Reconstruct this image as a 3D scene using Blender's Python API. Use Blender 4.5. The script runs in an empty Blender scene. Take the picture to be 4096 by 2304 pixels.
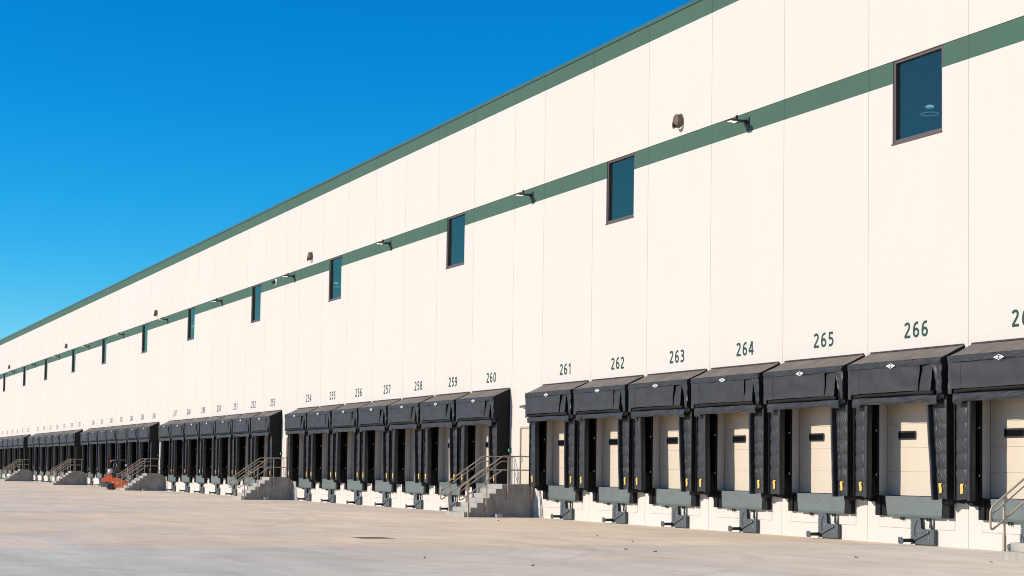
import bpy, math, random
from mathutils import Vector, Matrix, noise

scene = bpy.context.scene
COL = scene.collection
R = math.radians

# ------------------------------------------------------------------ camera
cam_d = bpy.data.cameras.new('camera')
cam = bpy.data.objects.new('camera', cam_d)
COL.objects.link(cam)
YAW, PITCH, ROLL = 1.142, 0.054, 0.0146
fw = Vector((-math.sin(YAW) * math.cos(PITCH), math.cos(YAW) * math.cos(PITCH), math.sin(PITCH)))
rt = fw.cross(Vector((0, 0, 1))).normalized()
upv = rt.cross(fw)
r2 = math.cos(ROLL) * rt + math.sin(ROLL) * upv
u2 = -math.sin(ROLL) * rt + math.cos(ROLL) * upv
M = Matrix(((r2.x, u2.x, -fw.x, 31.6336), (r2.y, u2.y, -fw.y, -26.5428), (r2.z, u2.z, -fw.z, 1.665), (0, 0, 0, 1)))
cam.matrix_world = M
cam_d.sensor_fit = 'HORIZONTAL'
cam_d.sensor_width = 36.0
cam_d.lens = 6624.82 / 4096 * 36.0
cam_d.shift_y = 379.14 / 4096
cam_d.clip_start = 0.1
cam_d.clip_end = 3000
scene.camera = cam

# ------------------------------------------------------------------ light
SUN = Vector((-0.295, -1.0, 0.465)).normalized()
sun_el = math.asin(SUN.z)
sun_rot = math.atan2(SUN.x, SUN.y)
world = bpy.data.worlds.new('World')
scene.world = world
world.use_nodes = True
wn, wl = world.node_tree.nodes, world.node_tree.links
bg = wn['Background']
sky = wn.new('ShaderNodeTexSky')
sky.sky_type = 'NISHITA'
sky.sun_disc = False
sky.sun_elevation = sun_el
sky.sun_rotation = sun_rot
sky.altitude = 300
sky.air_density = 1.0
sky.dust_density = 0.0
sky.ozone_density = 4.0
hs = wn.new('ShaderNodeHueSaturation')
hs.inputs['Hue'].default_value = 0.503
hs.inputs['Saturation'].default_value = 1.35
gm = wn.new('ShaderNodeGamma')
gm.inputs['Gamma'].default_value = 1.0
wl.new(sky.outputs[0], gm.inputs[0])
wl.new(gm.outputs[0], hs.inputs['Color'])
# deepen the blue smoothly: the red of the sky falls off faster than its green and blue
sp_ = wn.new('ShaderNodeSeparateColor'); cb_ = wn.new('ShaderNodeCombineColor')
sq = wn.new('ShaderNodeMath'); sq.operation = 'POWER'; sq.inputs[1].default_value = 2.0
ml = wn.new('ShaderNodeMath'); ml.operation = 'MULTIPLY'; ml.inputs[1].default_value = 0.18
mn = wn.new('ShaderNodeMath'); mn.operation = 'MINIMUM'
mg = wn.new('ShaderNodeMath'); mg.operation = 'MULTIPLY'; mg.inputs[1].default_value = 0.88
wl.new(hs.outputs[0], sp_.inputs[0]); wl.new(sp_.outputs[0], sq.inputs[0]); wl.new(sq.outputs[0], ml.inputs[0])
wl.new(ml.outputs[0], mn.inputs[0]); wl.new(sp_.outputs[0], mn.inputs[1])
wl.new(mn.outputs[0], cb_.inputs[0]); wl.new(sp_.outputs[1], mg.inputs[0]); wl.new(mg.outputs[0], cb_.inputs[1]); wl.new(sp_.outputs[2], cb_.inputs[2])
wl.new(cb_.outputs[0], bg.inputs[0])
bg.inputs[1].default_value = 0.142

sun_d = bpy.data.lights.new('sun', 'SUN')
sun_d.energy = 5.0
sun_d.angle = R(0.53)
sun_d.color = (1.0, 0.92, 0.80)
sun = bpy.data.objects.new('sun', sun_d)
sun.rotation_euler = SUN.to_track_quat('Z', 'Y').to_euler()
sun.location = (0, -40, 40)
COL.objects.link(sun)

scene.cycles.filter_width = 1.05
vs = scene.view_settings
vs.view_transform = 'Standard'
vs.look = 'None'
vs.exposure = 0.15
vs.gamma = 1.0
vs.use_curve_mapping = False

# ------------------------------------------------------------------ helpers
class MB:
    """collects geometry for one mesh"""
    def __init__(self):
        self.v, self.f, self.m, self.s = [], [], [], []
    def face(self, pts, mi=0, smooth=False):
        b = len(self.v)
        self.v += [tuple(p) for p in pts]
        self.f.append(tuple(range(b, b + len(pts))))
        self.m.append(mi); self.s.append(smooth)
    def box(self, x0, x1, y0, y1, z0, z1, mi=0):
        x0, x1 = min(x0, x1), max(x0, x1); y0, y1 = min(y0, y1), max(y0, y1); z0, z1 = min(z0, z1), max(z0, z1)
        b = len(self.v)
        self.v += [(x0, y0, z0), (x1, y0, z0), (x1, y1, z0), (x0, y1, z0), (x0, y0, z1), (x1, y0, z1), (x1, y1, z1), (x0, y1, z1)]
        for q in ((0, 3, 2, 1), (4, 5, 6, 7), (0, 1, 5, 4), (1, 2, 6, 5), (2, 3, 7, 6), (3, 0, 4, 7)):
            self.f.append(tuple(b + i for i in q)); self.m.append(mi); self.s.append(False)
        return self
    def bevbox(self, x0, x1, y0, y1, z0, z1, c, mi=0):
        """box with chamfered vertical and horizontal edges"""
        b = len(self.v)
        rings = []
        for z, k in ((z0, c), (z0 + c, 0), (z1 - c, 0), (z1, c)):
            a = c
            ring = [(x0 + a + k, y0 + k), (x1 - a - k, y0 + k), (x1 - k, y0 + a + k), (x1 - k, y1 - a - k), (x1 - a - k, y1 - k), (x0 + a + k, y1 - k), (x0 + k, y1 - a - k), (x0 + k, y0 + a + k)]
            rings.append([(p[0], p[1], z) for p in ring])
        for r_ in rings: self.v += r_
        n = 8
        for i in range(3):
            for j in range(n):
                self.f.append((b + i * n + j, b + i * n + (j + 1) % n, b + (i + 1) * n + (j + 1) % n, b + (i + 1) * n + j)); self.m.append(mi); self.s.append(False)
        self.f.append(tuple(b + j for j in reversed(range(n)))); self.m.append(mi); self.s.append(False)
        self.f.append(tuple(b + 3 * n + j for j in range(n))); self.m.append(mi); self.s.append(False)
        return self
    def prism(self, poly, axis, a, b_, mi=0):
        """polygon extruded along axis from a to b_; poly in the two other coords (order: x:(y,z) y:(x,z) z:(x,y))"""
        def P(p, t):
            return {'x': (t, p[0], p[1]), 'y': (p[0], t, p[1]), 'z': (p[0], p[1], t)}[axis]
        n = len(poly); b = len(self.v)
        self.v += [P(p, a) for p in poly] + [P(p, b_) for p in poly]
        self.f.append(tuple(range(b, b + n))); self.m.append(mi); self.s.append(False)
        self.f.append(tuple(reversed(range(b + n, b + 2 * n)))); self.m.append(mi); self.s.append(False)
        for i in range(n):
            j = (i + 1) % n
            self.f.append((b + i, b + n + i, b + n + j, b + j)); self.m.append(mi); self.s.append(False)
        return self
    def tube(self, path, r, n=8, mi=0, caps=True, closed=False):
        path = [Vector(p) for p in path]
        b = len(self.v); L = len(path)
        ref = None
        for i, p in enumerate(path):
            if closed:
                t = (path[(i + 1) % L] - path[i - 1]).normalized()
            elif i == 0: t = (path[1] - p).normalized()
            elif i == L - 1: t = (p - path[-2]).normalized()
            else: t = ((path[i + 1] - p).normalized() + (p - path[i - 1]).normalized()).normalized()
            if ref is None:
                ref = Vector((0, 0, 1)) if abs(t.z) < .9 else Vector((1, 0, 0))
            a = (ref - t * ref.dot(t)).normalized(); c = t.cross(a); ref = a
            rr = r[i] if isinstance(r, (list, tuple)) else r
            for k in range(n):
                an = 2 * math.pi * k / n
                self.v.append(tuple(p + a * math.cos(an) * rr + c * math.sin(an) * rr))
        for i in range(L if closed else L - 1):
            for k in range(n):
                i2 = (i + 1) % L
                self.f.append((b + i * n + k, b + i * n + (k + 1) % n, b + i2 * n + (k + 1) % n, b + i2 * n + k)); self.m.append(mi); self.s.append(True)
        if caps and not closed:
            self.f.append(tuple(b + k for k in reversed(range(n)))); self.m.append(mi); self.s.append(False)
            self.f.append(tuple(b + (L - 1) * n + k for k in range(n))); self.m.append(mi); self.s.append(False)
        return self
    def lathe(self, prof, origin, axis, n=20, mi=0, cap=True, sx=1.0):
        """profile [(radius, distance along axis)]"""
        o = Vector(origin); t = Vector(axis).normalized()
        ref = Vector((0, 0, 1)) if abs(t.z) < .9 else Vector((1, 0, 0))
        a = (ref - t * ref.dot(t)).normalized(); c = t.cross(a)
        b = len(self.v)
        for r_, d in prof:
            for k in range(n):
                an = 2 * math.pi * k / n
                self.v.append(tuple(o + t * d + a * math.cos(an) * r_ + c * math.sin(an) * r_ * sx))
        for i in range(len(prof) - 1):
            for k in range(n):
                self.f.append((b + i * n + k, b + i * n + (k + 1) % n, b + (i + 1) * n + (k + 1) % n, b + (i + 1) * n + k)); self.m.append(mi); self.s.append(True)
        if cap:
            self.f.append(tuple(b + k for k in reversed(range(n)))); self.m.append(mi); self.s.append(False)
            self.f.append(tuple(b + (len(prof) - 1) * n + k for k in range(n))); self.m.append(mi); self.s.append(False)
        return self
    def sheet(self, nu, nv, fn, mi=0, smooth=True):
        b = len(self.v)
        for j in range(nv + 1):
            for i in range(nu + 1):
                self.v.append(tuple(fn(i / nu, j / nv)))
        for j in range(nv):
            for i in range(nu):
                a = b + j * (nu + 1) + i
                self.f.append((a, a + 1, a + nu + 2, a + nu + 1)); self.m.append(mi); self.s.append(smooth)
        return self
    def mesh(self, name, mats):
        me = bpy.data.meshes.new(name)
        me.from_pydata(self.v, [], self.f)
        for m_ in (mats if isinstance(mats, (list, tuple)) else [mats]): me.materials.append(m_)
        me.polygons.foreach_set('material_index', self.m)
        me.polygons.foreach_set('use_smooth', self.s)
        me.update()
        return me
    def build(self, name, mats, parent=None, loc=None):
        return place(name, self.mesh(name, mats), parent, loc)

def place(name, me, parent=None, loc=None):
    o = bpy.data.objects.new(name, me)
    COL.objects.link(o)
    if parent is not None: o.parent = parent
    if loc is not None: o.location = loc
    return o

def empty(name, loc, rz=0.0):
    o = bpy.data.objects.new(name, None)
    o.empty_display_size = 0.2
    COL.objects.link(o); o.location = loc; o.rotation_euler = (0, 0, rz)
    return o

def tag(o, label=None, cat=None, group=None, kind=None):
    if label: o['label'] = label
    if cat: o['category'] = cat
    if group: o['group'] = group
    if kind: o['kind'] = kind
    return o

def copy_tree(o, parent=None):
    c = o.copy(); COL.objects.link(c); c.parent = parent
    for ch in o.children: copy_tree(ch, c)
    return c

def smooth_noise(x, y, z): return noise.noise(Vector((x, y, z)))

# ------------------------------------------------------------------ materials
def nodes_of(name):
    m = bpy.data.materials.new(name); m.use_nodes = True
    nt = m.node_tree
    return m, nt.nodes, nt.links, nt.nodes['Principled BSDF']

def pmat(name, col, rough=.6, var=.08, scale=2.0, detail=4.0, bump=0.0, bscale=40.0, metal=0.0, spec=.5, stretch=(1, 1, 1), rnd=0.0, coat=0.0, tint=None):
    m, n, l, p = nodes_of(name)
    geo = n.new('ShaderNodeNewGeometry')
    mp = n.new('ShaderNodeMapping'); mp.inputs['Scale'].default_value = stretch
    l.new(geo.outputs['Position'], mp.inputs['Vector'])
    nz = n.new('ShaderNodeTexNoise'); nz.inputs['Scale'].default_value = scale; nz.inputs['Detail'].default_value = detail
    nz.inputs['Roughness'].default_value = .6
    l.new(mp.outputs[0], nz.inputs['Vector'])
    cr = n.new('ShaderNodeValToRGB')
    cr.color_ramp.elements[0].position = .28; cr.color_ramp.elements[1].position = .72
    t2 = tint or col
    cr.color_ramp.elements[0].color = (*[c * (1 - var) for c in t2], 1)
    cr.color_ramp.elements[1].color = (*[min(1, c * (1 + var)) for c in col], 1)
    l.new(nz.outputs['Fac'], cr.inputs[0])
    out = cr.outputs[0]
    if rnd:
        oi = n.new('ShaderNodeObjectInfo')
        mr = n.new('ShaderNodeMapRange'); mr.inputs[3].default_value = 1 - rnd; mr.inputs[4].default_value = 1 + rnd
        l.new(oi.outputs['Random'], mr.inputs[0])
        mx = n.new('ShaderNodeVectorMath'); mx.operation = 'SCALE'
        l.new(out, mx.inputs[0]); l.new(mr.outputs[0], mx.inputs['Scale'])
        out = mx.outputs[0]
    l.new(out, p.inputs['Base Color'])
    rr = n.new('ShaderNodeMapRange'); rr.inputs[3].default_value = max(.02, rough - .08); rr.inputs[4].default_value = min(1, rough + .08)
    l.new(nz.outputs['Fac'], rr.inputs[0]); l.new(rr.outputs[0], p.inputs['Roughness'])
    p.inputs['Metallic'].default_value = metal
    p.inputs['Specular IOR Level'].default_value = spec
    if coat: p.inputs['Coat Weight'].default_value = coat
    if bump:
        bz = n.new('ShaderNodeTexNoise'); bz.inputs['Scale'].default_value = bscale; bz.inputs['Detail'].default_value = 3
        l.new(geo.outputs['Position'], bz.inputs['Vector'])
        bp = n.new('ShaderNodeBump'); bp.inputs['Strength'].default_value = bump; bp.inputs['Distance'].default_value = .01
        l.new(bz.outputs['Fac'], bp.inputs['Height']); l.new(bp.outputs[0], p.inputs['Normal'])
    return m

def emat(name, col, strength, base=(.1, .1, .1)):
    m, n, l, p = nodes_of(name)
    p.inputs['Base Color'].default_value = (*base, 1)
    p.inputs['Emission Color'].default_value = (*col, 1)
    p.inputs['Emission Strength'].default_value = strength
    return m

MAT = {}
MAT['wall'] = pmat('cream_wall_paint', (.523, .483, .434), .85, .013, .6, 5, .25, 55, spec=.25, stretch=(1, 1, .25), rnd=.012)
MAT['band'] = pmat('green_band_paint', (.040, .092, .061), .75, .07, .8, 5, .3, 55, spec=.3, stretch=(1, 1, .6), rnd=.03)
MAT['coping'] = pmat('green_metal_coping', (.032, .076, .056), .45, .05, 1.5, 3, spec=.5, rnd=.04)
MAT['seal'] = pmat('tan_joint_sealant', (.33, .275, .21), .9, .06, 3, 3)
MAT['number'] = pmat('dark_green_number_paint', (.012, .048, .036), .7, .12, 2.0, 5, spec=.3)
MAT['door'] = pmat('cream_door_steel', (.52, .44, .345), .5, .015, 1.2, 3, spec=.4)
MAT['blackframe'] = pmat('black_rubber_frame', (.012, .012, .013), .5, .1, 5)
MAT['bronze'] = pmat('bronze_window_frame', (.075, .052, .047), .45, .06, 4, spec=.5)
MAT['doorframe'] = pmat('tan_door_frame', (.40, .31, .22), .55, .04, 4)
MAT['vinyl'] = pmat('black_vinyl_fabric', (.027, .0273, .029), .44, .2, 3.0, 5, .12, 160, spec=.32, tint=(.021, .0215, .023))
MAT['vinyl_dull'] = pmat('black_woven_curtain', (.029, .0287, .031), .55, .22, 2.6, 6, .35, 220, spec=.24)
MAT['vinyl_dark'] = pmat('dark_shelter_frame_fabric', (.0085, .008, .0075), .75, .12, 2.5, 4, .1, 120, spec=.25)
MAT['topcover'] = pmat('dusty_grazing_lit_top_fabric', (.155, .132, .108), .85, .16, 1.6, 6, .2, 90, spec=.2, tint=(.132, .112, .092))  # dust tone on black vinyl, with the lift of grazing light put into the colour
MAT['flash'] = pmat('grey_flashing_strip', (.04, .036, .032), .7, .12, 4, spec=.2)
MAT['yellow'] = pmat('yellow_tape', (.66, .41, .085), .55, .06, 6)
MAT['white'] = pmat('white_print', (.80, .80, .80), .6, .03, 6)
MAT['redprint'] = pmat('red_print', (.45, .06, .04), .6, .03, 6)
MAT['leveler'] = None
MAT['levelplain'] = pmat('grey_green_leveler_paint', (.07, .092, .08), .5, .08, 4, spec=.45)
MAT['bumper'] = pmat('black_rubber_bumper', (.0065, .0065, .007), .8, .15, 4, bump=.2, bscale=60, spec=.25)
MAT['restraint'] = pmat('slate_grey_restraint_paint', (.068, .08, .084), .48, .1, 3, 4, spec=.45)
MAT['steel'] = pmat('galvanised_steel', (.55, .56, .57), .4, .12, 8, metal=.7)
MAT['darksteel'] = pmat('dark_greased_steel', (.03, .034, .036), .45, .15, 6, spec=.5)
MAT['rail'] = pmat('beige_handrail_paint', (.37, .30, .215), .42, .04, 5, spec=.5)
MAT['lampbody'] = pmat('dark_bronze_lamp_housing', (.035, .028, .026), .45, .08, 5)
MAT['led'] = emat('lit_led_panel', (1.0, .84, .62), 2.2, (.3, .3, .27))
MAT['brass'] = pmat('bronze_nozzle', (.16, .105, .065), .45, .2, 6, metal=.35)
MAT['green_led'] = emat('green_signal_ring', (.02, 1.0, .25), .9)
MAT['camwhite'] = pmat('white_camera_plastic', (.78, .78, .78), .4, .02, 5)
MAT['grate'] = pmat('rusty_cast_iron', (.30, .21, .155), .8, .3, 9)
MAT['leaf'] = pmat('dry_brown_leaf', (.17, .075, .035), .8, .3, 20)
MAT['pebble'] = pmat('white_pebble', (.7, .7, .68), .8, .05, 20)
MAT['orange'] = pmat('orange_forklift_paint', (.80, .13, .035), .42, .08, 4, spec=.5, coat=.15)
MAT['flgrey'] = pmat('grey_counterweight_paint', (.13, .135, .14), .5, .1, 4)
MAT['flblack'] = pmat('black_forklift_paint', (.022, .023, .025), .4, .1, 4)
MAT['tyre'] = pmat('dusty_tyre_rubber', (.10, .072, .055), .85, .25, 8)
MAT['tank'] = pmat('pale_gas_tank', (.62, .61, .58), .35, .06, 5, metal=.3)
MAT['amber'] = pmat('amber_lens', (.75, .16, .02), .3, .05, 5)
MAT['redlens'] = pmat('red_lens', (.55, .03, .03), .3, .05, 5)
MAT['roofing'] = pmat('white_roofing', (.6, .6, .58), .8, .05, 1)
MAT['inside'] = pmat('dim_interior_concrete', (.16, .16, .16), .8, .1, 1)

# tinted glass: dim see-through plus mirror reflection at the glancing angle
m, n, l, p = nodes_of('tinted_window_glass')
n.remove(p)
tr = n.new('ShaderNodeBsdfTransparent'); tr.inputs[0].default_value = (.38, .48, .50, 1)
gl = n.new('ShaderNodeBsdfGlossy'); gl.inputs['Roughness'].default_value = .02; gl.inputs['Color'].default_value = (.76, .84, .62, 1)
fr0 = n.new('ShaderNodeFresnel'); fr0.inputs['IOR'].default_value = 2.2
geo = n.new('ShaderNodeNewGeometry')
fr = n.new('ShaderNodeMix'); fr.data_type = 'FLOAT'; fr.inputs['B'].default_value = 0.0
l.new(geo.outputs['Backfacing'], fr.inputs['Factor']); l.new(fr0.outputs[0], fr.inputs['A'])
mx = n.new('ShaderNodeMixShader')
l.new(fr.outputs[0], mx.inputs[0]); l.new(tr.outputs[0], mx.inputs[1]); l.new(gl.outputs[0], mx.inputs[2])
df = n.new('ShaderNodeBsdfDiffuse'); df.inputs[0].default_value = (.30, .31, .26, 1)
m2 = n.new('ShaderNodeMixShader'); m2.inputs[0].default_value = .026
l.new(mx.outputs[0], m2.inputs[1]); l.new(df.outputs[0], m2.inputs[2])
l.new(m2.outputs[0], n['Material Output'].inputs[0])
MAT['glass'] = m

# tread plate
m, n, l, p = nodes_of('grey_green_tread_plate')
geo = n.new('ShaderNodeNewGeometry')
mp = n.new('ShaderNodeMapping'); mp.inputs['Rotation'].default_value = (0, R(45), 0); mp.inputs['Scale'].default_value = (1, .001, 1)
l.new(geo.outputs['Position'], mp.inputs['Vector'])
ck = n.new('ShaderNodeTexVoronoi'); ck.inputs['Scale'].default_value = 34; ck.inputs['Randomness'].default_value = 0.0
l.new(mp.outputs[0], ck.inputs['Vector'])
bp = n.new('ShaderNodeBump'); bp.inputs['Strength'].default_value = .8; bp.inputs['Distance'].default_value = .006; bp.invert = True
l.new(ck.outputs['Distance'], bp.inputs['Height']); l.new(bp.outputs[0], p.inputs['Normal'])
nz = n.new('ShaderNodeTexNoise'); nz.inputs['Scale'].default_value = 2.5; nz.inputs['Detail'].default_value = 5
l.new(geo.outputs['Position'], nz.inputs['Vector'])
cr = n.new('ShaderNodeValToRGB')
cr.color_ramp.elements[0].color = (.092, .11, .102, 1); cr.color_ramp.elements[1].color = (.128, .148, .139, 1)
l.new(nz.outputs[0], cr.inputs[0]); l.new(cr.outputs[0], p.inputs['Base Color'])
p.inputs['Roughness'].default_value = .42
MAT['leveler'] = m

# concrete yard: one material for all slabs, tinted by each slab's own colour
def yard_material(name):
    m, n, l, p = nodes_of(name)
    geo = n.new('ShaderNodeNewGeometry')
    oi = n.new('ShaderNodeObjectInfo')
    def nz(scale, detail, st=(1, 1, 1), rough=.6, rz=0):
        mp = n.new('ShaderNodeMapping'); mp.inputs['Scale'].default_value = st; mp.inputs['Rotation'].default_value = (0, 0, rz)
        l.new(geo.outputs['Position'], mp.inputs['Vector'])
        t = n.new('ShaderNodeTexNoise'); t.inputs['Scale'].default_value = scale; t.inputs['Detail'].default_value = detail; t.inputs['Roughness'].default_value = rough
        l.new(mp.outputs[0], t.inputs['Vector'])
        return t.outputs['Fac']
    def ramp(src, a, b, lo, hi):
        r_ = n.new('ShaderNodeMapRange'); r_.inputs[1].default_value = a; r_.inputs[2].default_value = b; r_.inputs[3].default_value = lo; r_.inputs[4].default_value = hi
        l.new(src, r_.inputs[0]); return r_.outputs[0]
    def mul(a, b):
        k = n.new('ShaderNodeMath'); k.operation = 'MULTIPLY'; l.new(a, k.inputs[0]); l.new(b, k.inputs[1]); return k.outputs[0]
    big = ramp(nz(.16, 5), .3, .7, .86, 1.10)
    mid = ramp(nz(.9, 6, (1, 1, 1), .65), .3, .7, .91, 1.07)
    streak = ramp(nz(.5, 6, (.35, 1.6, 1), .75, R(18)), .34, .68, .87, 1.07)
    fine = ramp(nz(30, 3), .2, .8, .94, 1.05)
    f = mul(mul(big, mid), mul(streak, fine))
    # tyre arcs left by turning trucks
    sep = n.new('ShaderNodeSeparateXYZ'); l.new(geo.outputs['Position'], sep.inputs[0])
    brk = ramp(nz(.35, 3), .42, .62, 0, 1)
    for cx, cy, rad, w_, dep in ((-8.34, -24.99, 17.0, .16, .11), (-8.34, -24.99, 17.45, .14, .08), (-6.94, -22.73, 12.7, .16, .11), (-6.94, -22.73, 13.2, .12, .08), (-.15, -20.1, 10.2, .14, .11), (-.15, -20.1, 10.55, .12, .09),
                                 (-4.97, -22.4, 16.3, .15, .10), (-3.38, -19.95, 13.6, .15, .10), (-33.66, -44, 36.1, .3, .12), (-33.66, -44, 36.9, .25, .10), (12, -34, 21.5, .16, .12), (12, -34, 22.1, .16, .10), (20, -40, 24.5, .2, .12)):
        cxy = n.new('ShaderNodeCombineXYZ'); l.new(sep.outputs[0], cxy.inputs[0]); l.new(sep.outputs[1], cxy.inputs[1])
        d = n.new('ShaderNodeVectorMath'); d.operation = 'DISTANCE'; l.new(cxy.outputs[0], d.inputs[0]); d.inputs[1].default_value = (cx, cy, 0)
        s_ = n.new('ShaderNodeMath'); s_.operation = 'SUBTRACT'; l.new(d.outputs['Value'], s_.inputs[0]); s_.inputs[1].default_value = rad
        a_ = n.new('ShaderNodeMath'); a_.operation = 'ABSOLUTE'; l.new(s_.outputs[0], a_.inputs[0])
        k = ramp(a_.outputs[0], w_ * .4, w_, dep, 0)
        kk = mul(k, brk)
        inv = n.new('ShaderNodeMath'); inv.operation = 'SUBTRACT'; inv.inputs[0].default_value = 1.0; l.new(kk, inv.inputs[1])
        f = mul(f, inv.outputs[0])
    # peach versus grey cast in large soft patches
    patch = ramp(nz(.22, 5, (1, 1.4, 1), .6), .38, .66, 0, 1)
    mixc = n.new('ShaderNodeMix'); mixc.data_type = 'RGBA'
    mixc.inputs['B'].default_value = (.66, .575, .465, 1)
    mk = n.new('ShaderNodeMath'); mk.operation = 'MULTIPLY'; mk.inputs[1].default_value = .30; l.new(patch, mk.inputs[0])
    l.new(mk.outputs[0], mixc.inputs['Factor'])
    l.new(oi.outputs['Color'], mixc.inputs['A'])
    pale = ramp(nz(.13, 6, (.55, 1.3, 1), .68, R(-8)), .50, .70, 0, .55)
    mix2 = n.new('ShaderNodeMix'); mix2.data_type = 'RGBA'
    mix2.inputs['B'].default_value = (.75, .68, .585, 1)
    l.new(pale, mix2.inputs['Factor']); l.new(mixc.outputs['Result'], mix2.inputs['A'])
    sc_ = n.new('ShaderNodeVectorMath'); sc_.operation = 'SCALE'
    l.new(mix2.outputs['Result'], sc_.inputs[0]); l.new(f, sc_.inputs['Scale'])
    l.new(sc_.outputs[0], p.inputs['Base Color'])
    p.inputs['Roughness'].default_value = .8
    p.inputs['Specular IOR Level'].default_value = .3
    bz = nz(22, 4)
    bp = n.new('ShaderNodeBump'); bp.inputs['Strength'].default_value = .15; bp.inputs['Distance'].default_value = .01
    l.new(bz, bp.inputs['Height']); l.new(bp.outputs[0], p.inputs['Normal'])
    return m
MAT['yard'] = yard_material('yard_concrete')

# board marked concrete of the stairs
m, n, l, p = nodes_of('stair_concrete')
geo = n.new('ShaderNodeNewGeometry')
mp = n.new('ShaderNodeMapping'); mp.inputs['Scale'].default_value = (6, 6, .7)
l.new(geo.outputs['Position'], mp.inputs['Vector'])
nz1 = n.new('ShaderNodeTexNoise'); nz1.inputs['Scale'].default_value = 1.6; nz1.inputs['Detail'].default_value = 6
l.new(mp.outputs[0], nz1.inputs['Vector'])
nz2 = n.new('ShaderNodeTexNoise'); nz2.inputs['Scale'].default_value = 2.2; nz2.inputs['Detail'].default_value = 6
l.new(geo.outputs['Position'], nz2.inputs['Vector'])
mxm = n.new('ShaderNodeMath'); mxm.operation = 'ADD'; l.new(nz1.outputs[0], mxm.inputs[0]); l.new(nz2.outputs[0], mxm.inputs[1])
cr = n.new('ShaderNodeValToRGB'); cr.color_ramp.elements[0].position = .38; cr.color_ramp.elements[1].position = .62
hm = n.new('ShaderNodeMath'); hm.operation = 'MULTIPLY'; hm.inputs[1].default_value = .5; l.new(mxm.outputs[0], hm.inputs[0])
l.new(hm.outputs[0], cr.inputs[0])
cr.color_ramp.elements[0].color = (.25, .23, .20, 1); cr.color_ramp.elements[1].color = (.37, .345, .305, 1)
l.new(cr.outputs[0], p.inputs['Base Color']); p.inputs['Roughness'].default_value = .85
bp = n.new('ShaderNodeBump'); bp.inputs['Strength'].default_value = .3; bp.inputs['Distance'].default_value = .01
nz3 = n.new('ShaderNodeTexNoise'); nz3.inputs['Scale'].default_value = 40; l.new(geo.outputs['Position'], nz3.inputs['Vector'])
l.new(nz3.outputs[0], bp.inputs['Height']); l.new(bp.outputs[0], p.inputs['Normal'])
MAT['stair'] = m

# ------------------------------------------------------------------ layout of the long wall
W, D = 3.9624, 2.6567
PER = 7 * W + D
ROOF_Z, ROOFB, STRT, STRB = 16.62, 15.974, 12.464, 11.869
WIN_B = 10.285
DOCK = 1.22
def group_right(k):            # right end (x) of group k; group 0 holds docks 261 to 267
    return W - k * PER
docks = {}                     # number -> centre x
door_bays = []                 # centre x of the narrow personnel-door bays, with the numbers either side
panels = []                    # (x0, x1, kind, number)
for k in range(0, 6):
    xr = group_right(k)
    for i in range(7):
        num = 267 - 7 * k - i
        x1 = xr - i * W
        docks[num] = x1 - W / 2
        panels.append((x1 - W, x1, 'dock', num))
    xl = xr - 7 * W
    door_bays.append((xl - D, xl, 260 - 7 * k, 261 - 7 * k))
    panels.append((xl - D, xl, 'door', 260 - 7 * k))
door_bays.append((W, W + D, 267, 268))
panels.append((W, W + D, 'door', 267))
xend = group_right(6)
for i in range(4):
    panels.append((W + D + i * W, W + D + (i + 1) * W, 'plain', None))
for i in range(6):
    panels.append((xend - (i + 1) * W, xend - i * W, 'plain', None))
X_MAX, X_MIN = W + D + 4 * W, xend - 6 * W
VISIBLE_DOCKS = [n_ for n_ in docks if n_ >= 226]

ORD = ['first', 'second', 'third', 'fourth', 'fifth', 'sixth', 'seventh']
ROW = ['nearest', 'second', 'third', 'fourth', 'fifth', 'farthest']
def which(num):                # words that single out one dock
    return '%s from the left in the %s row of docks' % (ORD[(num - 226) % 7], ROW[(267 - num) // 7])
# ------------------------------------------------------------------ ground
random.seed(5)
base = MB()
base.face([(-700, -700, -.004), (700, -700, -.004), (700, 700, -.004), (-700, 700, -.004)])
ground = tag(base.build('ground', MAT['yard']), kind='structure')
ground.color = (.56, .50, .43, 1)
xs = [-2.6 + 5.08 * i for i in range(-20, 9)]
ys = [-37.3, -32, -26.67, -21.35, -18.7, -16.05, -10.75, -5.4, .12]
def slab(x0, x1, y0, y1, g=.002):
    b = MB(); c = .002
    b.face([(x0 + g + c, y0 + g + c, 0), (x1 - g - c, y0 + g + c, 0), (x1 - g - c, y1 - g - c, 0), (x0 + g + c, y1 - g - c, 0)])
    o_ = [(x0 + g, y0 + g), (x1 - g, y0 + g), (x1 - g, y1 - g), (x0 + g, y1 - g)]
    i_ = [(x0 + g + c, y0 + g + c), (x1 - g - c, y0 + g + c), (x1 - g - c, y1 - g - c), (x0 + g + c, y1 - g - c)]
    for a in range(4):
        d = (a + 1) % 4
        b.face([(*o_[a], -.001), (*o_[d], -.001), (*i_[d], 0), (*i_[a], 0)])
        b.face([(*o_[a], -.05), (*o_[d], -.05), (*o_[d], -.001), (*o_[a], -.001)])
    return b.build('slab', MAT['yard'], ground)
for i in range(len(xs) - 1):
    for j in range(len(ys) - 1):
        s_ = slab(xs[i], xs[i + 1], ys[j], ys[j + 1])
        t = random.uniform(.975, 1.025)
        if xs[i] > -2.7 and ys[j + 1] < -16: c = (.65, .58, .45)
        elif xs[i] > -2.7: c = (.685, .575, .435)
        elif xs[i] > -33: c = (.80, .61, .41)
        else: c = (.77, .60, .43)
        s_.color = (c[0] * t, c[1] * t, c[2] * t, 1)
far = slab(-260, xs[0], -60, .12); far.color = (.76, .60, .43, 1)
patch = MB(); patch.box(-6.1, -2.72, -20.75, -20.3, -.002, .0015)
patch.build('repair_patch', MAT['yard'], ground).color = (.74, .66, .55, 1)

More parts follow.
